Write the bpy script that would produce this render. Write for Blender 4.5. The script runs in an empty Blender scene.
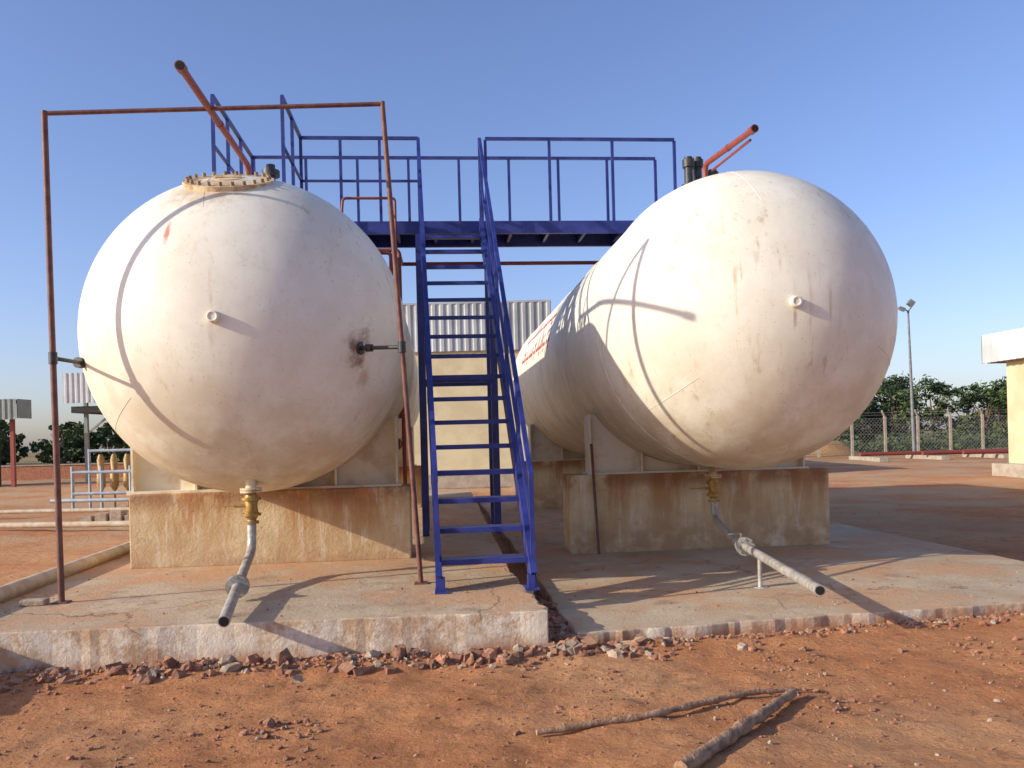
import bpy, bmesh, math, random
from mathutils import Vector, Matrix, noise
random.seed(7)
sc = bpy.context.scene
sc.view_settings.view_transform = 'Standard'
sc.view_settings.look = 'None'
sc.view_settings.exposure = 0
YAW = math.radians(5.14)
CS, SN = math.cos(YAW), math.sin(YAW)
def S(a, b, z=0.0):
    """site axes (a across the tanks, b along them) -> world"""
    return Vector((a*CS - b*SN, a*SN + b*CS, z))
AX = Vector((CS, SN, 0)); BX = Vector((-SN, CS, 0)); ZX = Vector((0, 0, 1))

# ------------------------------------------------------------------ materials
def nodes(name):
    m = bpy.data.materials.new(name); m.use_nodes = True
    nt = m.node_tree
    return m, nt, nt.nodes['Principled BSDF']
def N(nt, t, **kw):
    n = nt.nodes.new(t)
    for k, v in kw.items():
        if k in n.inputs.keys(): n.inputs[k].default_value = v
        else: setattr(n, k, v)
    return n
def L(nt, a, b): nt.links.new(a, b)
def pos(nt, scale=(1, 1, 1)):
    g = N(nt, 'ShaderNodeNewGeometry')
    v = N(nt, 'ShaderNodeVectorMath', operation='MULTIPLY')
    v.inputs[1].default_value = scale
    L(nt, g.outputs['Position'], v.inputs[0])
    return v.outputs[0]
def nz(nt, vec, scale, detail=4, rough=.6):
    n = N(nt, 'ShaderNodeTexNoise'); n.inputs['Scale'].default_value = scale
    n.inputs['Detail'].default_value = min(detail, 6); n.inputs['Roughness'].default_value = rough
    L(nt, vec, n.inputs['Vector']); return n.outputs['Fac']
def mr(nt, val, a, b, c=0., d=1.):
    n = N(nt, 'ShaderNodeMapRange', interpolation_type='SMOOTHSTEP')
    for i, x in zip((1, 2, 3, 4), (a, b, c, d)): n.inputs[i].default_value = x
    L(nt, val, n.inputs[0]); return n.outputs[0]
def mx(nt, fac, a, b):
    n = N(nt, 'ShaderNodeMix', data_type='RGBA')
    if hasattr(fac, 'links'): L(nt, fac, n.inputs[0])
    else: n.inputs[0].default_value = fac
    for i, x in ((6, a), (7, b)):
        if hasattr(x, 'links'): L(nt, x, n.inputs[i])
        else: n.inputs[i].default_value = (*x, 1)
    return n.outputs[2]
def mth(nt, op, a, b=None):
    n = N(nt, 'ShaderNodeMath', operation=op)
    for i, x in enumerate((a, b)):
        if x is None: continue
        if hasattr(x, 'links'): L(nt, x, n.inputs[i])
        else: n.inputs[i].default_value = x
    return n.outputs[0]
def bump(nt, bs, h, strength=.3, dist=.02):
    n = N(nt, 'ShaderNodeBump'); n.inputs['Strength'].default_value = strength
    n.inputs['Distance'].default_value = dist
    L(nt, h, n.inputs['Height']); L(nt, n.outputs[0], bs.inputs['Normal'])
def simple(name, c1, c2, scale=6, rough=.6, bstr=.2, bscale=40, bdist=.01, metal=0, lo=.35, hi=.65, stretch=(1, 1, 1), dust=0):
    m, nt, bs = nodes(name)
    p = pos(nt, stretch)
    f = mr(nt, nz(nt, p, scale), lo, hi)
    col = mx(nt, f, c1, c2)
    if dust:
        g = N(nt, 'ShaderNodeNewGeometry'); sn = N(nt, 'ShaderNodeSeparateXYZ'); L(nt, g.outputs['Normal'], sn.inputs[0])
        up = mth(nt, 'ADD', mr(nt, sn.outputs[2], .2, .95, 0, .55), mr(nt, nz(nt, p, scale*2.3), .45, .7, 0, .5))
        col = mx(nt, mth(nt, 'MULTIPLY', up, dust), col, (.50, .27, .14))
    L(nt, col, bs.inputs['Base Color'])
    bs.inputs['Roughness'].default_value = rough; bs.inputs['Metallic'].default_value = metal
    bump(nt, bs, nz(nt, p, bscale, 3), bstr, bdist)
    return m

def tank_mat(name, stains):
    m, nt, bs = nodes(name)
    p = pos(nt)
    base = mx(nt, mr(nt, nz(nt, p, 1.1, 6, .65), .36, .64), (.83, .785, .645), (.745, .685, .54))
    base = mx(nt, mr(nt, nz(nt, p, 9, 6, .7), .53, .75, 0, .4), base, (.62, .52, .37))
    sep = N(nt, 'ShaderNodeSeparateXYZ'); L(nt, p, sep.inputs[0])
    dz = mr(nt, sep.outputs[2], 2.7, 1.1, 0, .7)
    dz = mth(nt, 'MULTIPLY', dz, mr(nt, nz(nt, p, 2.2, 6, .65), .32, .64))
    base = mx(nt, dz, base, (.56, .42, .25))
    ps = pos(nt, (1, 1, .10))
    st = mr(nt, nz(nt, ps, 12, 4, .6), .56, .72)
    msk = mr(nt, nz(nt, p, .9, 3), .43, .6)
    st = mth(nt, 'MULTIPLY', mth(nt, 'MULTIPLY', st, msk), .55)
    base = mx(nt, st, base, (.45, .29, .15))
    ch = mr(nt, nz(nt, p, 55, 2, .5), .69, .74, 0, .65)
    base = mx(nt, ch, base, (.3, .16, .09))
    ns = nz(nt, p, 8, 6, .7)
    off = mth(nt, 'SUBTRACT', ns, .5)
    for (q, r, col, k, sx) in stains:
        d = N(nt, 'ShaderNodeVectorMath', operation='SUBTRACT'); L(nt, p, d.inputs[0]); d.inputs[1].default_value = q
        d2 = N(nt, 'ShaderNodeVectorMath', operation='MULTIPLY'); L(nt, d.outputs[0], d2.inputs[0]); d2.inputs[1].default_value = sx
        ln = N(nt, 'ShaderNodeVectorMath', operation='LENGTH'); L(nt, d2.outputs[0], ln.inputs[0])
        w = mth(nt, 'ADD', ln.outputs['Value'], mth(nt, 'MULTIPLY', off, r*1.7))
        base = mx(nt, mr(nt, w, r, r*.2, 0, k), base, col)
    L(nt, base, bs.inputs['Base Color'])
    L(nt, mr(nt, nz(nt, p, 5, 4), .3, .7, .40, .62), bs.inputs['Roughness'])
    h = mth(nt, 'ADD', mth(nt, 'MULTIPLY', nz(nt, p, 1.6, 3), 1.0), mth(nt, 'MULTIPLY', nz(nt, p, 45, 3), .03))
    bump(nt, bs, h, .3, .03)
    return m

def plinth_mat():
    m, nt, bs = nodes('painted_plinth')
    p = pos(nt)
    base = mx(nt, mr(nt, nz(nt, p, 2.2, 6), .35, .65), (.70, .56, .33), (.58, .43, .23))
    ps = pos(nt, (1, 1, .14))
    sep = N(nt, 'ShaderNodeSeparateXYZ'); L(nt, p, sep.inputs[0])
    up = mr(nt, sep.outputs[2], .35, 1.12, .3, 1)
    run = mth(nt, 'MULTIPLY', mr(nt, nz(nt, ps, 2.4, 5, .68), .42, .60), up)
    base = mx(nt, mth(nt, 'MULTIPLY', run, .9), base, (.42, .18, .055))
    base = mx(nt, mth(nt, 'MULTIPLY', mr(nt, nz(nt, ps, 9, 5), .55, .68), .6), base, (.76, .67, .50))
    rim = mth(nt, 'MULTIPLY', mr(nt, sep.outputs[2], .84, 1.06), mr(nt, nz(nt, p, 2.8, 5, .65), .36, .54))
    base = mx(nt, mth(nt, 'MULTIPLY', rim, .8), base, (.28, .125, .05))
    low = mth(nt, 'MULTIPLY', mr(nt, sep.outputs[2], .75, .2), mr(nt, nz(nt, p, 5), .3, .6))
    base = mx(nt, mth(nt, 'MULTIPLY', low, .8), base, (.42, .24, .12))
    ch = mr(nt, nz(nt, p, 14, 6, .75), .60, .65)
    base = mx(nt, mth(nt, 'MULTIPLY', ch, .6), base, (.31, .25, .18))
    L(nt, base, bs.inputs['Base Color']); bs.inputs['Roughness'].default_value = .85
    bump(nt, bs, mth(nt, 'ADD', nz(nt, p, 25, 6, .7), mth(nt, 'MULTIPLY', nz(nt, p, 3), .8)), .5, .025)
    return m
def slab_mat():
    m, nt, bs = nodes('dusty_concrete')
    p = pos(nt)
    base = mx(nt, mr(nt, nz(nt, p, 1.4, 6), .35, .65), (.55, .42, .275), (.43, .30, .185))
    base = mx(nt, mr(nt, nz(nt, p, .7, 6, .68), .45, .59, 0, .9), base, (.57, .32, .165))
    base = mx(nt, mr(nt, nz(nt, p, 3.1, 6, .7), .56, .70, 0, .5), base, (.66, .54, .39))
    base = mx(nt, mr(nt, nz(nt, p, 1.9, 6, .72), .56, .67, 0, .6), base, (.27, .185, .125))
    base = mx(nt, mr(nt, nz(nt, p, 8, 6, .75), .58, .68, 0, .55), base, (.28, .2, .14))
    g = N(nt, 'ShaderNodeNewGeometry'); sn = N(nt, 'ShaderNodeSeparateXYZ'); L(nt, g.outputs['True Normal'], sn.inputs[0])
    side = mr(nt, sn.outputs[2], .6, .3)
    wh = mx(nt, mr(nt, nz(nt, p, 3, 6, .75), .43, .62), (.72, .62, .49), (.46, .30, .18))
    sep = N(nt, 'ShaderNodeSeparateXYZ'); L(nt, p, sep.inputs[0])
    wh = mx(nt, mth(nt, 'MULTIPLY', mr(nt, sep.outputs[2], .16, .0), mr(nt, nz(nt, p, 5), .3, .6)), wh, (.44, .22, .11))
    base = mx(nt, side, base, wh)
    v = N(nt, 'ShaderNodeTexVoronoi', feature='DISTANCE_TO_EDGE'); v.inputs['Scale'].default_value = .33
    pp = N(nt, 'ShaderNodeVectorMath', operation='ADD'); L(nt, p, pp.inputs[0])
    nn = N(nt, 'ShaderNodeTexNoise'); nn.inputs['Scale'].default_value = 1.6; nn.inputs['Detail'].default_value = 6
    sc_ = N(nt, 'ShaderNodeVectorMath', operation='SCALE'); sc_.inputs['Scale'].default_value = .8
    L(nt, p, nn.inputs['Vector']); L(nt, nn.outputs['Color'], sc_.inputs[0]); L(nt, sc_.outputs[0], pp.inputs[1])
    L(nt, pp.outputs[0], v.inputs['Vector'])
    cr = mth(nt, 'MULTIPLY', mr(nt, v.outputs['Distance'], .004, .001, 0, .7), mr(nt, nz(nt, p, .9, 3), .42, .52))
    base = mx(nt, cr, base, (.14, .09, .06))
    L(nt, base, bs.inputs['Base Color']); bs.inputs['Roughness'].default_value = .92
    h = mth(nt, 'ADD', nz(nt, p, 30, 6, .75), mth(nt, 'MULTIPLY', nz(nt, p, 4, 5), 1.4))
    bump(nt, bs, h, .6, .026)
    return m
def dirt_mat():
    m, nt, bs = nodes('red_dirt')
    p = pos(nt)
    base = mx(nt, mr(nt, nz(nt, p, .9, 6, .65), .35, .65), (.62, .275, .115), (.49, .195, .078))
    base = mx(nt, mr(nt, nz(nt, p, .25, 6, .6), .47, .6, 0, .6), base, (.64, .36, .18))
    base = mx(nt, mr(nt, nz(nt, p, 4, 6, .78), .51, .63, 0, .65), base, (.36, .135, .055))
    base = mx(nt, mr(nt, nz(nt, p, 11, 6, .75), .56, .66, 0, .5), base, (.68, .40, .21))
    base = mx(nt, mr(nt, nz(nt, p, 60, 3, .6), .60, .7, 0, .5), base, (.70, .50, .33))
    base = mx(nt, mr(nt, nz(nt, p, 38, 3, .6), .38, .30, 0, .7), base, (.2, .08, .04))
    sep = N(nt, 'ShaderNodeSeparateXYZ'); L(nt, p, sep.inputs[0])
    mid = mth(nt, 'MULTIPLY', mr(nt, sep.outputs[1], 9, 18), mr(nt, nz(nt, p, .35, 6), .42, .58))
    base = mx(nt, mth(nt, 'MULTIPLY', mid, .6), base, (.54, .40, .24))
    far = mth(nt, 'MULTIPLY', mr(nt, sep.outputs[1], 34, 70), mr(nt, nz(nt, p, .12, 6), .36, .52))
    base = mx(nt, far, base, (.2, .17, .07))
    L(nt, base, bs.inputs['Base Color']); bs.inputs['Roughness'].default_value = .95
    bs.inputs['Specular IOR Level'].default_value = .2
    h = mth(nt, 'ADD', nz(nt, p, 22, 6, .8), mth(nt, 'MULTIPLY', nz(nt, p, 5, 6, .65), 1.8))
    bump(nt, bs, h, .85, .05)
    return m

M = {}
M['blue'] = simple('blue_paint', (.015, .025, .155), (.033, .044, .22), 5, .45, .25, 60, .003)
M['bluedk'] = simple('blue_deck', (.015, .026, .09), (.04, .042, .08), 4, .6)
M['brown'] = simple('rusty_primer', (.12, .042, .034), (.19, .08, .055), 9, .6)
M['red'] = simple('red_pipe', (.30, .05, .03), (.22, .052, .032), 8, .5, .1)
M['grey'] = simple('galvanised', (.50, .48, .43), (.34, .30, .24), 12, .5, metal=.3)
M['brass'] = simple('brass_valve', (.5, .32, .07), (.3, .17, .05), 20, .45, metal=.4)
M['black'] = simple('black_fitting', (.02, .02, .022), (.05, .045, .04), 20, .5)
M['bore_shade'] = simple('bore_shade_disc', (.01, .01, .01), (.015, .012, .01), 20, .9)  # near-black colour standing in for the shade inside open pipe ends
M['manway'] = simple('manway_rusty_cream', (.66, .53, .33), (.40, .24, .11), 9, .6, lo=.42, hi=.62)
M['bolt'] = simple('rusty_bolt', (.22, .13, .06), (.42, .32, .18), 20, .6)
M['plinth'] = plinth_mat()
M['slab'] = slab_mat()
M['dirt'] = dirt_mat()
M['saddle'] = simple('cream_saddle', (.74, .67, .51), (.58, .46, .3), 4, .6, lo=.45, hi=.7)
M['cream'] = simple('cream_wall', (.64, .56, .35), (.55, .46, .28), 1.2, .9)
M['sheet'] = simple('grey_white_sheet', (.42, .44, .45), (.32, .33, .33), .8, .5)
M['fascia'] = simple('white_sheet', (.56, .58, .58), (.46, .47, .46), .8, .5)
M['roofgreen'] = simple('grey_sheet', (.2, .24, .22), (.28, .3, .27), .8, .6)
M['dark'] = simple('painted_interior_shade', (.03, .03, .03), (.05, .045, .04), 2, .9)  # near-black colour standing in for shade inside the open sheds
M['brick'] = simple('broken_brick', (.28, .095, .055), (.38, .18, .11), 12, .95, .8, 50, .01, dust=.65)
M['stone'] = simple('pale_rubble', (.44, .35, .26), (.31, .23, .16), 14, .95, .8, 50, .01, dust=.4)
M['clod'] = simple('dark_rubble', (.17, .075, .047), (.30, .14, .08), 14, .95, .8, 50, .01, dust=.5)
M['wood'] = simple('weathered_wood', (.42, .26, .15), (.22, .12, .065), 22, .85, .9, 60, .012, stretch=(1, .35, 1))
M['pipeconc'] = simple('dusty_pipe', (.56, .48, .36), (.45, .34, .22), 6, .8)
M['leafA'] = simple('leaves_light', (.055, .085, .018), (.085, .115, .028), .8, .7)
M['leafB'] = simple('leaves_dark', (.028, .05, .012), (.045, .07, .018), .8, .7)
M['bark'] = simple('bark', (.12, .08, .05), (.2, .14, .09), 6, .9)
M['post'] = simple('concrete_post', (.42, .36, .28), (.33, .27, .2), 4, .9)
M['wire'] = simple('fence_wire', (.25, .23, .2), (.18, .16, .14), 4, .6)
M['whitepipe'] = simple('white_pipe', (.40, .45, .49), (.3, .34, .37), 6, .5)
M['yellow'] = simple('yellow_vessel', (.45, .27, .07), (.32, .2, .07), 8, .5)
M['letter'] = simple('red_lettering', (.55, .06, .05), (.45, .09, .07), 12, .6)
M['lamp'] = simple('lamp_housing', (.22, .22, .22), (.15, .15, .15), 6, .5)

# ------------------------------------------------------------------ builder
class Obj:
    def __init__(s, name): s.name = name; s.parts = {}; s.cur = None
    def part(s, name, mat):
        s.parts.setdefault(name, ([], [], [], M[mat] if isinstance(mat, str) else mat)); s.cur = s.parts[name]; return s
    def add(s, vs, fs, smooth=False):
        V, F, SM, _ = s.cur; o = len(V)
        V.extend(Vector(v) for v in vs); F.extend([tuple(i+o for i in f) for f in fs]); SM.extend([smooth]*len(fs)); return s
    def box(s, c, u, v, w):
        c = Vector(c); vs = []
        for k in (-1, 1):
            for j in (-1, 1):
                for i in (-1, 1): vs.append(c + u*i + v*j + w*k)
        return s.add(vs, [(0, 2, 3, 1), (4, 5, 7, 6), (0, 1, 5, 4), (2, 6, 7, 3), (0, 4, 6, 2), (1, 3, 7, 5)])
    def sbox(s, a0, a1, b0, b1, z0, z1):
        return s.box(S((a0+a1)/2, (b0+b1)/2, (z0+z1)/2), AX*((a1-a0)/2), BX*((b1-b0)/2), ZX*((z1-z0)/2))
    def wbox(s, x0, x1, y0, y1, z0, z1):
        return s.box(Vector(((x0+x1)/2, (y0+y1)/2, (z0+z1)/2)), Vector(((x1-x0)/2, 0, 0)), Vector((0, (y1-y0)/2, 0)), ZX*((z1-z0)/2))
    def beam(s, p0, p1, w, h, up=ZX):
        p0 = Vector(p0); p1 = Vector(p1); d = (p1-p0); l = d.length; d.normalize()
        sd = d.cross(up)
        if sd.length < 1e-4: sd = d.cross(BX)
        sd.normalize(); u = sd.cross(d).normalized()
        return s.box((p0+p1)/2, sd*(w/2), d*(l/2), u*(h/2))
    def tube(s, pts, r, n=14, caps=True):
        pts = [Vector(p) for p in pts]; rs = r if isinstance(r, (list, tuple)) else [r]*len(pts)
        vs = []; fs = []; prev = None
        for i, p in enumerate(pts):
            if i == 0: t = pts[1]-p
            elif i == len(pts)-1: t = p-pts[i-1]
            else: t = (pts[i+1]-p).normalized() + (p-pts[i-1]).normalized()
            t.normalize()
            if prev is None:
                x = t.cross(ZX)
                if x.length < .05: x = t.cross(Vector((1, 0, 0)))
            else: x = prev - t*prev.dot(t)
            x.normalize(); prev = x; y = t.cross(x)
            for k in range(n):
                an = 2*math.pi*k/n; vs.append(p + (x*math.cos(an)+y*math.sin(an))*rs[i])
        for i in range(len(pts)-1):
            for k in range(n):
                a = i*n+k; b = i*n+(k+1) % n; fs.append((a, b, b+n, a+n))
        s.add(vs, fs, True)
        if caps:
            m = len(pts)-1
            s.add(vs[:n], [tuple(range(n))[::-1]]); s.add(vs[m*n:], [tuple(range(n))])
        return s
    def cyl(s, p0, p1, r, n=24): return s.tube([p0, p1], r, n)
    def ring(s, c, ax, R, r, n=64, k=8):
        c = Vector(c); ax = Vector(ax).normalized(); x = ax.cross(ZX)
        if x.length < .1: x = ax.cross(Vector((1, 0, 0)))
        x.normalize(); y = ax.cross(x); vs = []; fs = []
        for i in range(n):
            a = 2*math.pi*i/n; d = x*math.cos(a)+y*math.sin(a)
            for j in range(k):
                b = 2*math.pi*j/k; vs.append(c+d*(R+r*math.cos(b))+ax*(r*math.sin(b)))
        for i in range(n):
            for j in range(k):
                fs.append((i*k+j, i*k+(j+1) % k, ((i+1) % n)*k+(j+1) % k, ((i+1) % n)*k+j))
        return s.add(vs, fs, True)
    def done(s, bevel=0):
        allv = [v for p in s.parts.values() for v in p[0]]
        c = sum(allv, Vector())/len(allv); c.z = min(v.z for v in allv)
        single = len(s.parts) == 1
        root = None
        if not single:
            root = bpy.data.objects.new(s.name, None); root.location = c; root.empty_display_size = .3
            bpy.context.collection.objects.link(root)
        for pn, (V, F, SM, mt) in s.parts.items():
            me = bpy.data.meshes.new(pn); me.from_pydata([v-c for v in V], [], F)
            me.polygons.foreach_set('use_smooth', SM); me.materials.append(mt); me.update()
            bm = bmesh.new(); bm.from_mesh(me); bmesh.ops.recalc_face_normals(bm, faces=bm.faces); bm.to_mesh(me); bm.free()
            ob = bpy.data.objects.new(s.name if single else pn, me); bpy.context.collection.objects.link(ob)
            if single: ob.location = c
            else: ob.parent = root
            if bevel:
                b = ob.modifiers.new('bevel', 'BEVEL'); b.width = bevel; b.segments = 2; b.limit_method = 'ANGLE'; b.angle_limit = math.radians(50)
        return s

def bend(p, q, r, rad=.08, n=5):
    p, q, r = Vector(p), Vector(q), Vector(r); a = q+(p-q).normalized()*rad; c = q+(r-q).normalized()*rad
    return [a*(1-t)**2 + q*2*t*(1-t) + c*t*t for t in [i/n for i in range(n+1)]]
def polypipe(pts, rad=.08):
    out = [Vector(pts[0])]
    for i in range(1, len(pts)-1): out += bend(pts[i-1], pts[i], pts[i+1], rad)
    return out+[Vector(pts[-1])]

# ------------------------------------------------------------------ ground
def gh(x, y):
    d = math.hypot(x, y-6)
    f = 1/(1+(d/60)**2)
    h = noise.fractal(Vector((x*.35, y*.35, 0)), .8, 2.1, 4)*.035 + noise.fractal(Vector((x*2.3, y*2.3, 5)), .8, 2.1, 4)*.024
    h += noise.noise(Vector((x*5.5, y*5.5, 1)))*.012
    b = -x*SN + y*CS; a = x*CS + y*SN
    fb = 6.22 if a < .9 else 6.26+.09*(a-1.05)
    h += (.06 if a < .9 else .035)*math.exp(-((b-fb)/.16)**2)*(.7+.9*noise.noise(Vector((a*2.2, 0, 9))))
    return h*f - .01
def axis(n, c, near, far, pw):
    out = []
    for i in range(n+1):
        t = -1+2*i/n; out.append(c + t*near + (far-near)*math.copysign(abs(t)**pw, t))
    return out
xs = axis(380, 0, 8, 700, 7); ys = axis(400, 5.0, 7, 700, 7)
vs = [Vector((x, y, gh(x, y))) for y in ys for x in xs]
w = len(xs)
fs = [(j*w+i, j*w+i+1, (j+1)*w+i+1, (j+1)*w+i) for j in range(len(ys)-1) for i in range(w-1)]
Obj('ground').part('ground', 'dirt').add(vs, fs, True).done()

# ------------------------------------------------------------------ slabs
def slab(name, outline, z1, z0=-.12):
    n = len(outline)
    top = [S(a, b, z1) for a, b in outline]; bot = [S(a, b, z0) for a, b in outline]
    o = Obj(name).part(name, 'slab')
    o.add(top+bot, [tuple(range(n))]+[(i, (i+1) % n, n+(i+1) % n, n+i) for i in range(n)])
    o.done(.012)
def edge(p, q, n, jit):
    out = []
    for i in range(n):
        t = i/n; d = Vector((q[0]-p[0], q[1]-p[1])).normalized(); k = noise.noise(Vector((p[0]+t*9, p[1]*3, 2)))*jit*1.6 + random.uniform(-jit, jit)*.3
        out.append((p[0]+(q[0]-p[0])*t - d.y*k, p[1]+(q[1]-p[1])*t + d.x*k))
    return out
ol = edge((-3.95, 6.42), (.80, 6.34), 70, .016) + edge((.80, 6.34), (.70, 8.2), 30, .08) + edge((.70, 8.2), (.85, 22), 8, .02) + [(.85, 22), (-3.95, 22)]
slab('concrete_slab', ol, .30)
ol = edge((1.05, 6.42), (3.0, 6.62), 40, .025) + edge((3.0, 6.62), (6.4, 6.9), 50, .025) + [(6.4, 6.9), (6.4, 22)] + edge((1.0, 22), (1.05, 6.42), 50, .03)
slab('concrete_slab', ol, .10)

# ------------------------------------------------------------------ plinths, saddles, tanks
TH = 1.40
def tank(A, bn, blen, mat, pl_b, rear_b, TZ, TR):
    o = Obj('gas_storage_tank').part('shell', mat)
    prof = []
    n = 48
    bt = bn+TH
    for i in range(n+1):
        th = math.pi/2*i/n; prof.append((bt-TH*math.cos(th), TR*math.sin(th)))
    be = bn+blen-TH
    for i in range(1, 13): prof.append((bt+(be-bt)*i/12, TR))
    for i in range(1, 25):
        th = math.pi/2*(1-i/24); prof.append((be+TH*math.cos(th), TR*math.sin(th)))
    seg = 160; vs = []; fs = []
    vs.append(S(A, prof[0][0], TZ))
    for (b, r) in prof[1:-1]:
        for k in range(seg):
            an = 2*math.pi*k/seg; vs.append(S(A+r*math.cos(an), b, TZ+r*math.sin(an)))
    vs.append(S(A, prof[-1][0], TZ)); last = len(vs)-1; m = len(prof)-2
    for k in range(seg): fs.append((0, 1+(k+1) % seg, 1+k)); fs.append((last, 1+(m-1)*seg+k, 1+(m-1)*seg+(k+1) % seg))
    for i in range(m-1):
        for k in range(seg):
            fs.append((1+i*seg+k, 1+i*seg+(k+1) % seg, 1+(i+1)*seg+(k+1) % seg, 1+(i+1)*seg+k))
    o.add(vs, fs, True)
    o.part('weld_seams', mat)
    bb = bt
    while bb < be+.01:
        o.ring(S(A, bb, TZ), BX, TR-.003, .010, 160, 6); bb += (be-bt)/4
    for k in range(6):
        an = math.pi/6+k*math.pi/3+.15; pts = []
        for i in range(14):
            r = TR*(.66+.335*i/13); b = bt-TH*math.sqrt(max(0, 1-(r/TR)**2))
            pts.append(S(A+r*math.cos(an), b+.001, TZ+r*math.sin(an)))
        o.tube(pts, .004, 6)
    o.part('centre_boss', mat).tube([S(A, bn+.03, TZ), S(A, bn-.045, TZ)], .055, 24)
    o.ring(S(A, bn-.04, TZ), BX, .04, .014, 24, 6)
    o.part('saddle', 'saddle')
    for sb in (pl_b+.22, rear_b+.22):
        hw = 1.42; zt = 1.88
        dz = lambda a: TZ-math.sqrt(max(0, (TR+.004)**2-a*a))
        low = 1.105; vv = []; ff = []
        cols = [(-hw, zt)]+[(-1.33+2.66*i/24, min(zt, dz(-1.33+2.66*i/24))) for i in range(25)]+[(hw, zt)]
        for a, z in cols:
            for b in (sb-.012, sb+.012):
                vv += [S(A+a, b, low), S(A+a, b, z)]
        for i in range(len(cols)-1):
            q = i*4
            ff += [(q, q+4, q+5, q+1), (q+2, q+3, q+7, q+6), (q+1, q+5, q+7, q+3)]
        e = (len(cols)-1)*4
        ff += [(0, 1, 3, 2), (e, e+2, e+3, e+1)]
        o.add(vv, ff)
        for a in (-hw, -.75, 0, .75, hw):
            zz = zt if abs(a) > 1.3 else dz(a)+.01
            o.sbox(A+a-.012, A+a+.012, sb-.14, sb+.2, 1.105, zz)
        o.sbox(A-hw-.05, A+hw+.05, sb-.18, sb+.24, 1.09, 1.125)
    return o
nz_pos_r = S(-.70, 7.98, 2.47)
A1, A2 = -1.86, 3.40
TZ2, TR2 = 2.81, 1.62
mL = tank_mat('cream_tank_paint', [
    (tuple(nz_pos_r + Vector((-.02, 0, .0))), .20, (.17, .08, .035), .9, (1.3, 1, .75)),
    (tuple(nz_pos_r + Vector((-.0, .1, .24))), .15, (.24, .12, .05), .65, (1, 1, .7)),
    (tuple(nz_pos_r + Vector((.05, .05, -.3))), .12, (.4, .22, .1), .5, (1.6, 1, .4)),
    (tuple(S(-2.30, 7.70, 3.48)), .085, (.5, .10, .07), .8, (2.4, 1, .30)),
    (tuple(S(-2.45, 7.74, 3.2)), .06, (.5, .14, .10), .6, (2.6, 1, .3)),
    (tuple(S(-2.0, 8.1, 3.98)), .52, (.47, .31, .15), .75, (1, 1, 1.1)),
    (tuple(S(-1.86, 7.40, 2.60)), .05, (.4, .22, .12), .8, (2, 1, .5)),
])
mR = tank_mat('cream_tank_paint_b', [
    (tuple(S(3.40, 7.72, 2.68)), .06, (.4, .25, .15), .7, (2, 1, .5)),
    (tuple(S(3.1, 9.3, 4.35)), .25, (.4, .25, .12), .5, (1, 1, 1)),
    (tuple(S(2.3, 11.3, 3.6)), .2, (.45, .22, .1), .5, (1.5, 1, .4)),
])
def bolts(o, c, ax, R, n, l, r):
    ax = ax.normalized(); x = ax.cross(AX if abs(ax.dot(AX)) < .9 else BX).normalized(); y = ax.cross(x)
    for i in range(n):
        a = 2*math.pi*i/n; p = c+(x*math.cos(a)+y*math.sin(a))*R
        o.tube([p-ax*l, p+ax*l], r, 6)
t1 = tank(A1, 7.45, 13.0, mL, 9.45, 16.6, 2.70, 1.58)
up = (ZX - BX*.46).normalized(); mc = S(-1.90, 8.38, 3.99)
t1.part('manway', 'manway').cyl(mc-up*.2, mc+up*.06, .33, 40)
t1.cyl(mc+up*.055, mc+up*.10, .42, 48); t1.cyl(mc+up*.106, mc+up*.155, .42, 48)
t1.cyl(mc+up*.15, mc+up*.18, .14, 24)
t1.beam(mc+up*.19-AX*.12, mc+up*.19+AX*.12, .025, .02)
t1.part('manway_bolts', 'bolt'); bolts(t1, mc+up*.105, up, .375, 22, .085, .018)
t1.part('relief_valve', 'black').cyl(S(-1.62, 8.95, 4.2), S(-1.62, 8.95, 4.48), .045); t1.cyl(S(-1.62, 8.95, 4.36), S(-1.62, 8.95, 4.42), .09)
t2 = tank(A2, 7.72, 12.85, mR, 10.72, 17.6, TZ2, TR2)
t2.part('relief_valve', 'black')
for a, b, h in ((3.04, 9.75, 4.84), (3.18, 9.85, 4.87), (3.38, 9.9, 4.74)):
    t2.cyl(S(a, b, 4.3), S(a, b, h), .05); t2.cyl(S(a, b, 4.46), S(a, b, 4.52), .085); t2.cyl(S(a, b, h-.12), S(a, b, h-.03), .07)
t2.part('lettering', 'letter')
def patch(b0, b1, z0, z1):
    vv = []; ff = []
    for i in range(5):
        z = z0+(z1-z0)*i/4; a = A2-math.sqrt(TR2*TR2-(z-TZ2)**2)-.005
        vv += [S(a, b0, z), S(a, b1, z)]
    for i in range(4): ff.append((i*2, i*2+1, i*2+3, i*2+2))
    t2.add(vv, ff)
rr = random.Random(3)
for row, zc in enumerate((3.5, 3.1)):
    b = 13.2
    while b < 17.2:
        wd = rr.uniform(.12, .4); patch(b, b+wd, zc, zc+.06)
        if rr.random() < .7: patch(b, b+.06, zc+.06, zc+rr.uniform(.16, .28))
        if rr.random() < .4: patch(b+wd*.5, b+wd*.5+.06, zc+.14, zc+.2)
        if rr.random() < .4: patch(b+wd*.4, b+wd*.4+.06, zc-.1, zc-.04)
        b += wd+rr.uniform(.02, .15)
t1.done(); t2.done()

def plinth(a0, a1, b0, b1, z0, z1=1.10):
    o = Obj('concrete_plinth').part('plinth', 'plinth'); o.sbox(a0, a1, b0, b1, z0, z1); o.done(.018)
plinth(-3.30, -.30, 9.45, 10.05, .29); plinth(-3.30, -.30, 16.6, 17.2, .29)
plinth(1.68, 5.12, 10.72, 11.3, .09); plinth(1.68, 5.12, 17.6, 18.2, .09)

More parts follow.
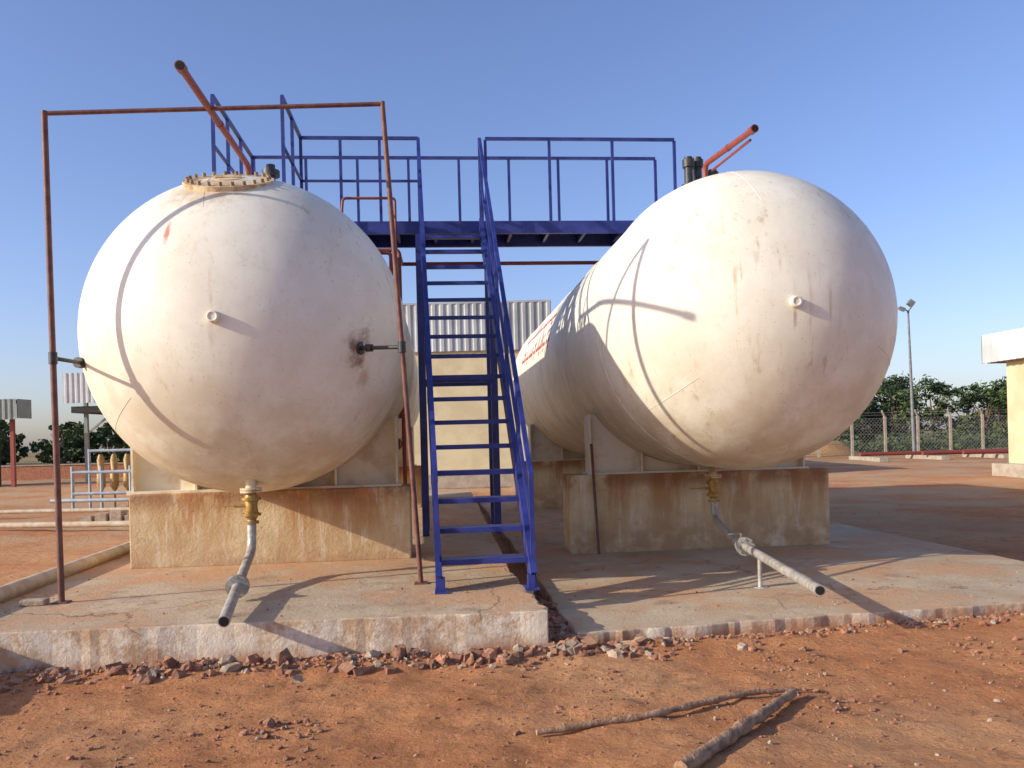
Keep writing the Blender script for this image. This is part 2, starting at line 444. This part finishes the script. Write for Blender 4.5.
# ------------------------------------------------------------------ drain lines
def drain(top, pts, rad, flange_at, name='drain_pipe'):
    o = Obj(name)
    o.part('nozzle', 'manway').cyl(top+ZX*.2, top-ZX*.07, .05)
    o.cyl(top-ZX*.03, top-ZX*.05, .10, 24); o.cyl(top-ZX*.055, top-ZX*.075, .10, 24)
    o.part('valve', 'brass').tube([top-ZX*.075, top-ZX*.13, top-ZX*.2, top-ZX*.28, top-ZX*.33], [.045, .07, .055, .07, .045], 18)
    o.cyl(top-ZX*.12, top-ZX*.145, .088, 20); o.cyl(top-ZX*.27, top-ZX*.295, .088, 20)
    o.cyl(top-ZX*.345, top-ZX*.37, .07, 8)
    v = top-ZX*.2
    o.part('handle', 'brass').tube([v, v-AX*.16], .014, 8); o.beam(v-AX*.15, v-AX*.30, .03, .012)
    p = polypipe([top-ZX*.33]+pts, rad)
    o.part('pipe', 'grey').tube(p, .042, 18)
    o.part('flange', 'grey')
    for f, dr in flange_at:
        f = Vector(f); dr = Vector(dr).normalized(); o.cyl(f-dr*.035, f-dr*.008, .095, 24); o.cyl(f+dr*.008, f+dr*.035, .095, 24); bolts(o, f, dr, .075, 8, .05, .01)
        o.tube([f-dr*.16, f-dr*.10, f-dr*.04], [.045, .062, .062], 18)
    e = p[-1]; d = (p[-1]-p[-2]).normalized()
    o.part('bore_shade_disc', 'bore_shade').cyl(e-d*.01, e+d*.003, .034, 18)  # solid dark disc on the end, painted as the pipe's shaded inside
    return o
top = Vector((-2.50, 8.10, 1.22))
p1, p2, p3 = Vector((-2.50, 8.08, .60)), Vector((-2.38, 7.35, .44)), Vector((-2.04, 5.92, .375))
fl = p2+(p3-p2)*.20
drain(top, [p1, p2, p3], .12, [(fl, p3-p2)]).done()
top = Vector((2.46, 10.45, 1.12))
p1, p2, p3 = Vector((2.46, 10.42, .55)), Vector((2.40, 9.3, .42)), Vector((2.28, 6.38, .395))
fl = p2+(p3-p2)*.17
o = drain(top, [p1, p2, p3], .15, [(fl, p3-p2)])
lg = p2+(p3-p2)*.38; o.part('stand', 'grey').cyl(lg, Vector((lg.x, lg.y, .095)), .022)
o.cyl(Vector((lg.x, lg.y, .098)), Vector((lg.x, lg.y, .106)), .07)
o.part('lever', 'grey').cyl(fl-BX*-.1, fl-BX*-.1+ZX*.12, .012, 8); o.beam(fl+BX*.1+ZX*.12, fl+BX*.1+ZX*.12-AX*.14, .02, .01)
o.done()

# ------------------------------------------------------------------ brown pipe frame
f = Obj('pipe_frame').part('frame_pipe', 'brown')
bl, tl, tr, br = Vector((-3.86, 7.22, .3)), Vector((-3.90, 7.22, 4.46)), Vector((-1.09, 7.66, 4.64)), Vector((-.86, 7.72, .3))
f.tube([bl, tl+ZX*.02], .026); f.tube([tl, tr], .020); f.tube([br, tr+ZX*.02], .023)
f.part('base_plate', 'brown')
for q in (bl, br): f.box(q+ZX*.006, AX*.06, BX*.06, ZX*.006)
f.part('spray_nozzle', 'black')
n0 = bl.lerp(tl, .50); n1 = S(-3.245, 8.20, n0.z+.02)
f.tube([n0-AX*.03, n0, n1], .018); f.cyl(n1-BX*.05-AX*.02, n1+BX*.01, .05); f.cyl(n0-ZX*.05, n0+ZX*.05, .035)
m0 = br.lerp(tr, .495); m1 = nz_pos_r
f.tube([m0, m1], .018); dd = (m0-m1).normalized(); f.cyl(m1, m1+dd*.05, .06); f.cyl(m1+dd*.1, m1+dd*.16, .035); f.cyl(m0-ZX*.05, m0+ZX*.05, .035)
f.done()

# ------------------------------------------------------------------ red pipes lying level above the tanks, parallel to them
def vent(base, tip, zroot):
    o = Obj('vent_pipe').part('pipe', 'red')
    o.tube(polypipe([Vector((base.x, base.y, zroot)), base, tip], .09), .031)
    d = (tip-base).normalized(); o.cyl(tip-d*.06, tip+d*.02, .041)
    o.cyl(Vector((base.x, base.y, zroot+.04)), Vector((base.x, base.y, zroot+.08)), .08)
    c = base.lerp(tip, .5); o.cyl(c-d*.03, c+d*.03, .036)
    o.part('bore_shade_disc', 'bore_shade').cyl(tip+d*.012, tip+d*.023, .032); return o  # dark end disc paints the shade of an open tip
vent(Vector((-2.76, 9.15, 4.60)), Vector((-2.48, 6.55, 4.53)), 4.2).done()
o = vent(Vector((2.26, 9.60, 4.63)), Vector((2.47, 8.40, 4.59)), 4.3)
o.part('pipe', 'red').tube([Vector((2.33, 9.55, 4.55)), Vector((2.49, 8.6, 4.55))], .014); o.done()

# ------------------------------------------------------------------ fire water pipes
o = Obj('fire_water_pipe').part('pipe', 'red')
for da in (0, .11):
    o.tube(polypipe([S(-.42-da, 11.45, .3), S(-.42-da, 11.45, 4.15-da*.3), S(-1.05-da, 11.45, 4.15-da*.3)], .06), .026)
o.tube([S(-.3, 12.6, 4.2), S(2.66, 12.6, 4.2)], .028); o.tube([S(-.42, 11.45, 4.1), S(-.42, 12.6, 4.2), S(-.3, 12.6, 4.2)], .028)
o.tube(polypipe([S(-.46, 11.5, 4.1), S(-.46, 11.5, 4.86), S(-1.15, 11.5, 4.86), S(-1.2, 11.5, 4.3)], .05), .018)
o.part('valve', 'red').cyl(S(-.53, 11.42, 1.5), S(-.53, 11.42, 1.62), .06); o.cyl(S(-.42, 11.42, 1.9), S(-.42, 11.42, 2.0), .06)
o.ring(S(-.53, 11.33, 1.56), BX, .08, .01, 20, 6); o.cyl(S(-.53, 11.45, 1.56), S(-.53, 11.33, 1.56), .012, 8)
o.done()
o = Obj('drain_hose').part('pipe', 'brown')
o.tube([S(2.03, 10.66, .1), S(1.97, 10.68, 1.5)], .018, 10); o.done()

# ------------------------------------------------------------------ walkway with stairs
w = Obj('steel_walkway')
DZ = 4.57; BF, BB = 11.6, 12.4
w.part('edge_channels', 'blue')
for b in (BF, BB): w.sbox(-2.5, 3.42, b-.025, b+.025, DZ-.17, DZ)
for a in (-2.5, 3.42): w.sbox(a-.025, a+.025, BF+.026, BB-.026, DZ-.168, DZ-.002)
for a in (-2.5, -1.7): w.sbox(a-.025, a+.025, 10.2, BF-.026, DZ-.168, DZ-.002)
w.sbox(-2.474, -1.726, 10.2, 10.25, DZ-.166, DZ-.004)
w.part('joists', 'blue')
a = -2.0
while a < 3.3: w.sbox(a-.02, a+.02, BF+.03, BB-.03, DZ-.13, DZ-.016); a += .52
w.part('deck_plate', 'bluedk'); w.sbox(-2.47, 3.39, BF+.026, BB-.026, DZ-.014, DZ-.006); w.sbox(-2.47, -1.73, 10.26, BF-.03, DZ-.014, DZ-.006)
w.part('legs', 'blue')
for a in (-.16, .82):
    for b in (BF, BB):
        w.sbox(a-.045, a+.045, b-.045, b+.045, .3, DZ-.171)
w.beam(S(-.16, BF, 2.4), S(.82, BF, 2.4), .05, .05); w.beam(S(-.16, BB, 2.4), S(.82, BB, 2.4), .05, .05)
w.beam(S(-.16, BF+.05, .6), S(-.16, BB-.05, 2.3), .04, .04); w.beam(S(.82, BF+.05, 2.3), S(.82, BB-.05, .6), .04, .04)
w.part('railing', 'blue')
RT = 5.70
def rail(p, q, nposts, mid=True):
    p = Vector(p); q = Vector(q)
    w.beam(p+ZX*(RT-DZ), q+ZX*(RT-DZ), .04, .04)
    if mid: w.beam(p+ZX*.55, q+ZX*.55, .03, .03)
    for i in range(nposts):
        c = p.lerp(q, i/(nposts-1)); w.beam(c, c+ZX*(RT-DZ-.02), .038, .038)
rail(S(.78, BF-.0, DZ), S(3.42, BF, DZ), 4, False); rail(S(-1.7, BF, DZ), S(-.13, BF, DZ), 4)
rail(S(-2.48, BB, DZ), S(3.36, BB, DZ), 9, False)
rail(S(-2.5, 10.22, DZ), S(-2.5, BB, DZ), 4); rail(S(-1.7, 10.22, DZ), S(-1.7, BF, DZ), 3)
w.part('stringers', 'blue')
a0, a1 = .02, .79; SK = -.12   # the flight runs very slightly out of square with the walkway
B0, Z0, B1, Z1 = 7.30, .30, 11.56, 4.54
sl = Vector((0, 0, Z1-Z0)) + BX*(B1-B0)
n = sl.normalized().cross(AX).normalized()
for a in (a0, a1):
    p = S(a, B0, Z0+.07); q = S(a+SK, B1, Z1-.03); sg = 1 if a == a0 else -1
    w.beam(p, q, .012, .20)
    for k in (-1, 1): w.beam(p+n*k*.1+AX*(-.02*sg), q+n*k*.1+AX*(-.02*sg), .052, .012)
    w.sbox(a-.06, a+.06, B0-.12, B0+.12, .3, .312)
    w.sbox(a-.03, a+.03, B0-.06, B0+.06, .312, .42)
w.part('treads', 'blue')
NS = 17
for i in range(1, NS):
    t = i/NS; b = B0+(B1-B0)*t; z = Z0+(Z1-Z0)*t; s_ = SK*t
    w.sbox(a0+.008+s_, a1-.008+s_, b-.11, b+.13, z-.006, z+.0); w.sbox(a0+.008+s_, a1-.008+s_, b-.116, b-.110, z-.045, z+.001)
w.part('handrail', 'blue')
for a in (a0-.03, a1+.03):
    w.beam(S(a, B0+.05, Z0+.95), S(a+SK, B1, Z1+1.14), .042, .042)
    w.beam(S(a, B0+.05, Z0+.52), S(a+SK, B1, Z1+.62), .03, .03)
    for i in range(6):
        t = .012+i*.19; b = B0+(B1-B0)*t; z = Z0+(Z1-Z0)*t
        w.beam(S(a+SK*t, b, z+.02 if i else .3), S(a+SK*t, b, z+.95), .04, .04)
    w.beam(S(a+SK, B1+.02, DZ), S(a+SK, B1+.02, RT), .045, .045)
w.done()

# ------------------------------------------------------------------ pipes beside slab
o = Obj('ground_pipe').part('pipe', 'pipeconc')
o.tube([S(-3.72, 5.2, .37), S(-3.80, 9.2, .37), S(-3.9, 18, .37)], .065, 16); o.done()
o = Obj('ground_pipe').part('pipe', 'pipeconc')
o.tube([S(-4.15, 5.5, .22), S(-4.22, 9, .20), S(-4.3, 15, .16)], .05, 16); o.done()
o = Obj('concrete_block').part('block', 'stone'); o.box(Vector((-4.05, 7.15, .325)), AX*.10, BX*.06, ZX*.025); o.done(.01)

# ------------------------------------------------------------------ rubble
def chunk(o, c, s, rnd, flat=.7):
    vs = []; q = Matrix.Rotation(rnd.uniform(0, 6.28), 3, 'Z') @ Matrix.Rotation(rnd.uniform(-.6, .6), 3, 'X') @ Matrix.Rotation(rnd.uniform(-.6, .6), 3, 'Y')
    sx, sy, sz = s*rnd.uniform(.7, 1.5), s*rnd.uniform(.5, 1), s*flat*rnd.uniform(.45, 1)
    for z in (-1, 0, 1):
        for k in range(7):
            an = k*math.pi*2/7+rnd.uniform(-.35, .35); r = rnd.uniform(.72, 1.1)*(1 if z == 0 else rnd.uniform(.5, .9))
            vs.append(c + q @ Vector((math.cos(an)*sx*r, math.sin(an)*sy*r, (z+rnd.uniform(-.25, .25))*sz)))
    fs = [tuple(range(6, -1, -1)), tuple(range(14, 21))]+[(j*7+k, j*7+(k+1) % 7, j*7+7+(k+1) % 7, j*7+7+k) for j in (0, 1) for k in range(7)]
    o.add(vs, fs)
def halfbrick(o, c, s, rnd):
    q = Matrix.Rotation(rnd.uniform(0, 6.28), 3, 'Z') @ Matrix.Rotation(rnd.uniform(-.5, .5), 3, 'X') @ Matrix.Rotation(rnd.uniform(-.3, .3), 3, 'Y')
    vs = [c + q @ Vector((x*s*rnd.uniform(.8, 1.1), y*s*.62*rnd.uniform(.8, 1.15), z*s*.42*rnd.uniform(.8, 1.15))) for z in (-1, 1) for y in (-1, 1) for x in (-1, 1)]
    o.add(vs, [(0, 2, 3, 1), (4, 5, 7, 6), (0, 1, 5, 4), (2, 6, 7, 3), (0, 4, 6, 2), (1, 3, 7, 5)])
rnd = random.Random(11)
o = Obj('brick_rubble')
mats = [('bricks', 'brick'), ('stones', 'stone'), ('clods', 'clod')]
def put(a, b, s, sink=.1):
    nm, mt = rnd.choices(mats, (3, 1.7, 5.5))[0]; o.part(nm, mt); p = S(a, b); p.z = gh(p.x, p.y)+s*sink
    (halfbrick if (s > .04 and rnd.random() < .25) else chunk)(o, p, s, rnd)
def dens(a): return .35+1.3*max(0, .5+noise.noise(Vector((a*1.3, 4, 4))))
for i in range(2300):
    a = rnd.uniform(-4.6, .95)
    if rnd.random() > dens(a)*.6: continue
    s = min(.08, rnd.lognormvariate(-3.95, .62)); put(a, 6.37-.03-s-abs(rnd.gauss(0, .14)), s, rnd.uniform(-.3, .4))
for i in range(1700):
    a = rnd.uniform(.85, 6.6); bf = 6.42+.09*(a-1.05)
    if rnd.random() > dens(a)*.6: continue
    s = min(.045, rnd.lognormvariate(-4.3, .55)); put(a, bf-.02-s-abs(rnd.gauss(0, .10)), s, rnd.uniform(-.3, .4))
for i in range(260):
    a = rnd.gauss(.93, .10); b = 6.2+abs(rnd.gauss(0, .9)); s = rnd.uniform(.02, .08); put(min(max(a, .80), 1.1), b, s, .4)
for i in range(70): put(rnd.gauss(1.3, .4), rnd.gauss(6.22, .1), rnd.uniform(.02, .06))
for i in range(60): put(rnd.gauss(-.98, .13), rnd.gauss(4.85, .09), rnd.lognormvariate(-4.4, .5), .3)
for i in range(90): put(rnd.gauss(2.3, .12), rnd.uniform(4.6, 6.1), rnd.lognormvariate(-4.7, .5), .2)
for i in range(50): put(rnd.gauss(4.0, .3), rnd.gauss(5.6, .2), rnd.lognormvariate(-4.3, .5), .3)
o.done()
o = Obj('pebbles')
for i in range(7000):
    y = rnd.uniform(2.8, 6.3) if i < 6000 else rnd.uniform(6, 22); x = rnd.uniform(-.75, .75)*y
    cl = noise.noise(Vector((x*.9, y*1.3, 3)))
    if cl < .0 and rnd.random() < .7: continue
    if i >= 6000 and -5 < x < 6.2: continue
    nm, mt = rnd.choices(mats, (3, 1.0, 6))[0]; o.part(nm, mt)
    s = min(.035, rnd.lognormvariate(-5.15, .55)); chunk(o, Vector((x, y, gh(x, y)+s*.2)), s, rnd)
# a little grit on the slabs themselves
for i in range(500):
    a = rnd.uniform(-3.8, 6.2); b = 6.5+abs(rnd.gauss(0, 1.3)); 
    if .6 < a < 1.15: continue
    if a > 1 and b < 6.95: continue
    nm, mt = rnd.choices(mats, (2, 2, 4))[0]; o.part(nm, mt)
    s = min(.018, rnd.lognormvariate(-5.3, .5)); chunk(o, S(a, b, (.3 if a < .9 else .1)+s*.3), s, rnd)
o.done()
o = Obj('dirt_mound').part('dirt', 'dirt')
cx, cy, R, H = 20.3, 54, 2.4, .95
vs = []; fs = []
for i in range(13):
    for k in range(32):
        r = R*i/12; an = k*math.pi/16; x = cx+r*math.cos(an); y = cy+r*math.sin(an)*.7
        vs.append(Vector((x, y, H*(math.cos(math.pi*i/12)*.5+.5)*(1+.5*noise.noise(Vector((x, y, 0))))-.03)))
for i in range(12):
    for k in range(32): fs.append((i*32+k, i*32+(k+1) % 32, (i+1)*32+(k+1) % 32, (i+1)*32+k))
o.add(vs, fs, True)
o.done()

# ------------------------------------------------------------------ sticks
def stick(name, pts, rs):
    o = Obj(name).part('wood', 'wood'); P = []; R = []
    n = 40
    for i in range(n+1):
        t = i/n*(len(pts)-1); k = min(int(t), len(pts)-2); u = t-k
        p = Vector(pts[k]).lerp(Vector(pts[k+1]), u); r = rs[k]+(rs[k+1]-rs[k])*u
        j = Vector((noise.noise(Vector((t*2.2, 1, p.x))), noise.noise(Vector((t*2.2, 7, p.y))), 0))*.012
        P.append(Vector((p.x, p.y, .008+r*.9+p.z))+j); R.append(r*(1+.3*noise.noise(Vector((t*7, 3, 3)))))
    o.tube(P, R, 12); return o
stick('wooden_stick', [(.09, 4.54, 0), (.75, 4.74, .012), (1.35, 5.08, .016), (1.72, 5.2, .0)], [.017, .021, .018, .010]).done()
stick('wooden_log', [(.74, 3.95, 0), (1.15, 4.45, .0), (1.63, 5.07, .008)], [.038, .036, .025]).done()

# ------------------------------------------------------------------ buildings
def corr(o, p0, p1, z0, z1, pitch=.25, dep=.04):
    p0 = Vector(p0); p1 = Vector(p1); d = (p1-p0); l = d.length; d.normalize(); nn = Vector((d.y, -d.x, 0))
    n = int(l/pitch); vs = []; fs = []
    for i in range(n):
        for t, k in ((0, 0), (.35, 0), (.5, 1), (.85, 1)):
            q = p0+d*((i+t)*pitch)+nn*dep*k; vs += [Vector((q.x, q.y, z0)), Vector((q.x, q.y, z1))]
    for i in range(len(vs)//2-1): fs.append((2*i, 2*i+2, 2*i+3, 2*i+1))
    o.add(vs, fs)
b = Obj('warehouse_building')
b.part('walls', 'cream').wbox(-12, 1.3, 28, 40, -.05, 4.6)
b.part('cladding', 'sheet').wbox(-12, 1.3, 27.98, 40.02, 4.6, 6.0)
corr(b, (-12.1, 27.93, 0), (1.4, 27.93, 0), 4.5, 6.05, .27, .035); corr(b, (1.35, 27.9, 0), (1.35, 40, 0), 4.5, 6.05)
b.part('roof', 'sheet').wbox(-12.1, 1.4, 27.9, 40.1, 6.05, 6.11)
b.part('door', 'roofgreen').wbox(-7.4, -4.9, 27.93, 27.99, 0, 3.0)
b.part('plinth_band', 'post').wbox(-12.02, 1.33, 27.95, 27.995, 0, .45)
b.done()
b = Obj('pump_house')
b.part('walls', 'cream').sbox(17.95, 27, 13.0, 25.25, -.05, 3.62)
b.part('fascia', 'fascia'); corr(b, S(17.6, 25.9), S(17.6, 12.4), 3.6, 4.5, .3, .05); corr(b, S(27.5, 25.95), S(17.6, 25.95), 3.6, 4.5, .3, .05)
b.part('roof', 'fascia').sbox(17.65, 27.5, 12.4, 25.9, 4.3, 4.4)
b.part('soffit', 'post').sbox(17.65, 27.5, 12.4, 25.9, 3.63, 3.67)
b.part('step', 'post').sbox(17.55, 17.945, 12.6, 25.5, -.05, .40)
b.part('door', 'roofgreen').sbox(17.9, 17.945, 18, 19.2, .42, 2.6)
b.done()
b = Obj('open_shed'); b.part('roof', 'roofgreen').wbox(-32, -21.8, 37.5, 38.6, 3.75, 3.85)
b.part('fascia', 'roofgreen'); corr(b, (-32, 37.45, 0), (-21.75, 37.45, 0), 3.0, 3.9); b.wbox(-21.82, -21.78, 37.5, 38.6, 3.05, 3.9)
b.part('posts', 'red')
for x in (-31, -26.6, -22.3):
    b.wbox(x-.08, x+.08, 37.9, 38.06, -.05, 3.75)
b.part('wall', 'dark').wbox(-31.9, -23.2, 38.4, 38.55, -.05, 3.7)  # back panel coloured near-black to paint the shed's inner shade
b.done()
b = Obj('open_shed'); b.part('roof', 'fascia').wbox(-20.7, -10.5, 39.5, 46, 4.9, 5.0)
b.part('fascia', 'fascia'); corr(b, (-20.8, 39.45, 0), (-10.5, 39.45, 0), 3.75, 5.15)
b.part('underside_shade', 'dark').wbox(-20.5, -10.7, 39.6, 45.8, 3.3, 3.6)  # dark block added below the roof as painted shade
b.part('posts', 'roofgreen')
for x in (-20, -15.5, -11):
    for y in (40, 45.5): b.wbox(x-.08, x+.08, y-.08, y+.08, -.05, 4.9)
b.beam((-20, 40, 2.3), (-18.6, 40, 3.4), .08, .08)
b.done()
b = Obj('brick_wall'); b.part('wall', 'brick').wbox(-40, -14, 46.9, 47.2, -.05, .75); b.part('coping', 'post').wbox(-40.05, -13.95, 46.85, 47.25, .75, .81); b.done()

o = Obj('valve_manifold'); o.part('pipework', 'whitepipe')
X0, Y0 = -11.4, 22
for z in (.45, 1.0): o.tube([(X0, Y0, z), (X0+2.2, Y0, z)], .045, 10)
o.tube([(X0-.4, Y0-.3, .3), (X0+1.2, Y0-.5, .3), (X0+2.3, Y0-.5, .3)], .05, 10)
for x in (X0, X0+.75, X0+1.5, X0+2.2): o.tube([(x, Y0, 0), (x, Y0, 1.15)], .04, 10)
o.tube([(X0+.2, Y0+.5, 1.55), (X0+2.0, Y0+.5, 1.55)], .04, 10)
for x in (X0+.2, X0+2.0): o.tube([(x, Y0+.5, 0), (x, Y0+.5, 1.6)], .035, 10)
o.part('regulators', 'yellow')
for x in (X0+.55, X0+.9, X0+1.25, X0+1.6):
    o.tube([(x, Y0+.4, .5), (x, Y0+.4, .62), (x, Y0+.4, .95), (x, Y0+.4, 1.0), (x, Y0+.4, 1.3), (x, Y0+.4, 1.45)], [.05, .11, .11, .07, .10, .05], 14)
    o.tube([(x, Y0+.4, 0), (x, Y0+.4, .52)], .03, 8)
o.done()
o = Obj('ground_pipe').part('pipe', 'pipeconc')
o.tube([(-14, 17.5, .12), (-9, 16.8, .12), (-5.2, 16.4, .12)], .06, 10); o.done()
o = Obj('ground_pipe').part('pipe', 'pipeconc')
o.tube([(-15, 20.5, .15), (-8.5, 20.1, .15)], .05, 10); o.done()
o = Obj('brick_stack').part('bricks', 'stone')
for i in range(5): o.wbox(-9.3+i*.32, -9.05+i*.32, 18.2, 18.5, -.02, .16+.05*(i % 3))
o.done(.01)

o = Obj('red_pipeline').part('pipes', 'red')
for k, (x0, x1, y) in enumerate(((18, 36, 44), (20.5, 27, 42.5), (22, 33, 41.5))): o.tube([(x0, y, .28+.02*k), (x1, y+.8, .28)], .1, 10)
o.part('blocks', 'post')
for x in range(18, 36, 3): o.wbox(x-.2, x+.2, 41.2, 45, -.05, .18)
o.done()

o = Obj('street_lamp').part('pole', 'lamp'); LX, LY = 22.6, 48
o.tube([(LX+.1, LY, -.05), (LX+.02, LY, 4), (LX-.05, LY, 8.0)], [.11, .08, .05], 12)
o.tube([(LX-.05, LY, 8.0), (LX-.1, LY, 8.2), (LX-.4, LY-.1, 8.3)], .04, 10); o.tube([(LX-.05, LY, 8.0), (LX+.0, LY, 8.25), (LX+.15, LY, 8.4)], .04, 10)
o.part('head', 'lamp').beam((LX-.3, LY-.1, 8.25), (LX-.62, LY-.1, 8.38), .3, .14); o.beam((LX+.02, LY, 8.5), (LX+.2, LY, 8.75), .3, .32)
o.part('glass', 'sheet').beam((LX-.32, LY-.1, 8.16), (LX-.6, LY-.1, 8.28), .22, .03); o.part('base', 'post').cyl((LX+.1, LY, -.05), (LX+.1, LY, .25), .25)
o.done()

o = Obj('chain_link_fence').part('posts', 'post')
FY = 50; fx = [12+i*2.1 for i in range(24)]
for i, x in enumerate(fx):
    y = FY+.12*(x-12); o.wbox(x-.07, x+.07, y-.07, y+.07, -.05, 2.3); o.beam((x, y, 2.3), (x-.25, y-.2, 2.65), .09, .09)
o.part('mesh_wires', 'wire')
xa, xb = fx[0], fx[-1]
for z in (.15, .7, 1.25, 1.8, 2.2, 2.4, 2.55): o.beam((xa, FY, z), (xb, FY+.12*(xb-xa), z), .02, .02)
x = xa
while x < xb-2.1:
    y = FY+.12*(x-12); o.beam((x, y, .1), (x+2.1, y+.25, 2.2), .012, .012); o.beam((x+2.1, y+.25, .1), (x, y, 2.2), .012, .012); x += .22
o.done()

# ------------------------------------------------------------------ trees
def tree(o, x, y, h, wd, rnd, leaf=.3, nc=26, nl=55):
    tr_h = h*.3
    o.part('trunks', 'bark').tube([(x, y, -.1), (x+.1, y, tr_h), (x+rnd.uniform(-.3, .3), y, h*.7)], [.2, .14, .05], 7)
    for k in range(5):
        an = rnd.uniform(0, 6.28); o.tube([(x+.1, y, tr_h*rnd.uniform(.7, 1.2)), (x+math.cos(an)*wd*.4, y+math.sin(an)*wd*.4, h*rnd.uniform(.55, .8))], [.08, .03], 5)
    for c in range(nc):
        an = rnd.uniform(0, 6.28); rr_ = math.sqrt(rnd.random())*wd; t = rnd.random()
        zc = h*(.06+.9*t); rr_ *= math.sqrt(max(.05, 1-((t-.4)/.68)**2))
        cc = Vector((x+math.cos(an)*rr_, y+math.sin(an)*rr_, zc)); cr = rnd.uniform(.35, .75)*h/7
        o.part(*rnd.choice((('leaves_a', 'leafA'), ('leaves_b', 'leafB'))))
        vs = []; fs = []
        for l in range(nl):
            d = Vector((rnd.gauss(0, 1), rnd.gauss(0, 1), rnd.gauss(0, .7))); d = d*(cr*.6); p = cc+d
            u = Vector((rnd.uniform(-1, 1), rnd.uniform(-1, 1), rnd.uniform(-1, 1))).normalized(); v = u.orthogonal().normalized()
            s = leaf*rnd.uniform(.5, 1.1); i0 = len(vs); vs += [p-u*s, p+v*s*.5, p+u*s, p-v*s*.5]; fs.append((i0, i0+1, i0+2, i0+3))
        o.add(vs, fs)
rt = random.Random(5)
o = Obj('distant_trees')
x = 24
while x < 64:
    tree(o, x, rt.uniform(72, 84), rt.uniform(5.2, 6.9)*(1.12 if 33 < x < 40 else 1), rt.uniform(2.1, 3.0), rt, .25, 40, 52); x += rt.uniform(1.1, 1.6)
x = -66
while x < -34:
    tree(o, x, rt.uniform(92, 106), rt.uniform(4.0, 5.4), rt.uniform(2.4, 3.4), rt, .38, 26, 42); x += rt.uniform(1.3, 2.1)
o.done()
o = Obj('dry_shrubs')
for i in range(90):
    x = rt.uniform(18, 50); y = rt.uniform(54, 68); h = rt.uniform(.6, 1.6)
    o.part(*rt.choice((('leaves_a', 'leafA'), ('leaves_b', 'leafB')))); vs = []; fs = []
    for l in range(90):
        p = Vector((x+rt.gauss(0, h*.6), y+rt.gauss(0, h*.5), abs(rt.gauss(0, h*.45)))); u = Vector((rt.uniform(-1, 1), rt.uniform(-1, 1), rt.uniform(-1, 1))).normalized(); v = u.orthogonal().normalized(); s = .16
        i0 = len(vs); vs += [p-u*s, p+v*s*.5, p+u*s, p-v*s*.5]; fs.append((i0, i0+1, i0+2, i0+3))
    o.add(vs, fs)
o.done()

# ------------------------------------------------------------------ light
EL, AZ = math.radians(21.8), math.radians(20.8)
d = Vector((math.cos(EL)*math.cos(AZ), math.cos(EL)*math.sin(AZ), -math.sin(EL)))
sun = bpy.data.lights.new('sun', 'SUN'); sun.energy = 5.0; sun.angle = math.radians(.5); sun.color = (1, .92, .76)
so = bpy.data.objects.new('sun', sun); so.rotation_mode = 'QUATERNION'; so.rotation_quaternion = d.to_track_quat('-Z', 'Y'); so.location = (-10, -6, 12)
bpy.context.collection.objects.link(so)
wd = bpy.data.worlds.new('World'); sc.world = wd; wd.use_nodes = True; nt = wd.node_tree
bg = nt.nodes['Background']; sky = nt.nodes.new('ShaderNodeTexSky'); sky.sky_type = 'NISHITA'; sky.sun_disc = False
sky.sun_elevation = EL; sky.sun_rotation = math.atan2(-d.x, -d.y); sky.dust_density = 1.2; sky.air_density = 1.0; sky.ozone_density = 1.8
mul = nt.nodes.new('ShaderNodeMix'); mul.data_type = 'RGBA'; mul.blend_type = 'MULTIPLY'; mul.inputs[0].default_value = 1; mul.inputs[7].default_value = (1.22, 1.22, 1.56, 1)
nt.links.new(sky.outputs[0], mul.inputs[6]); nt.links.new(mul.outputs[2], bg.inputs[0]); bg.inputs[1].default_value = .132

# ------------------------------------------------------------------ camera
cam = bpy.data.cameras.new('camera'); co = bpy.data.objects.new('camera', cam); bpy.context.collection.objects.link(co)
cam.sensor_width = 36; cam.lens = 850/1024*36; cam.shift_y = 54/1024; cam.clip_end = 3000; cam.clip_start = .05
co.matrix_world = Matrix.Translation((0, 0, 1.6)) @ Matrix.Rotation(math.radians(1.5), 4, 'Y') @ Matrix.Rotation(math.radians(90), 4, 'X')
sc.camera = co
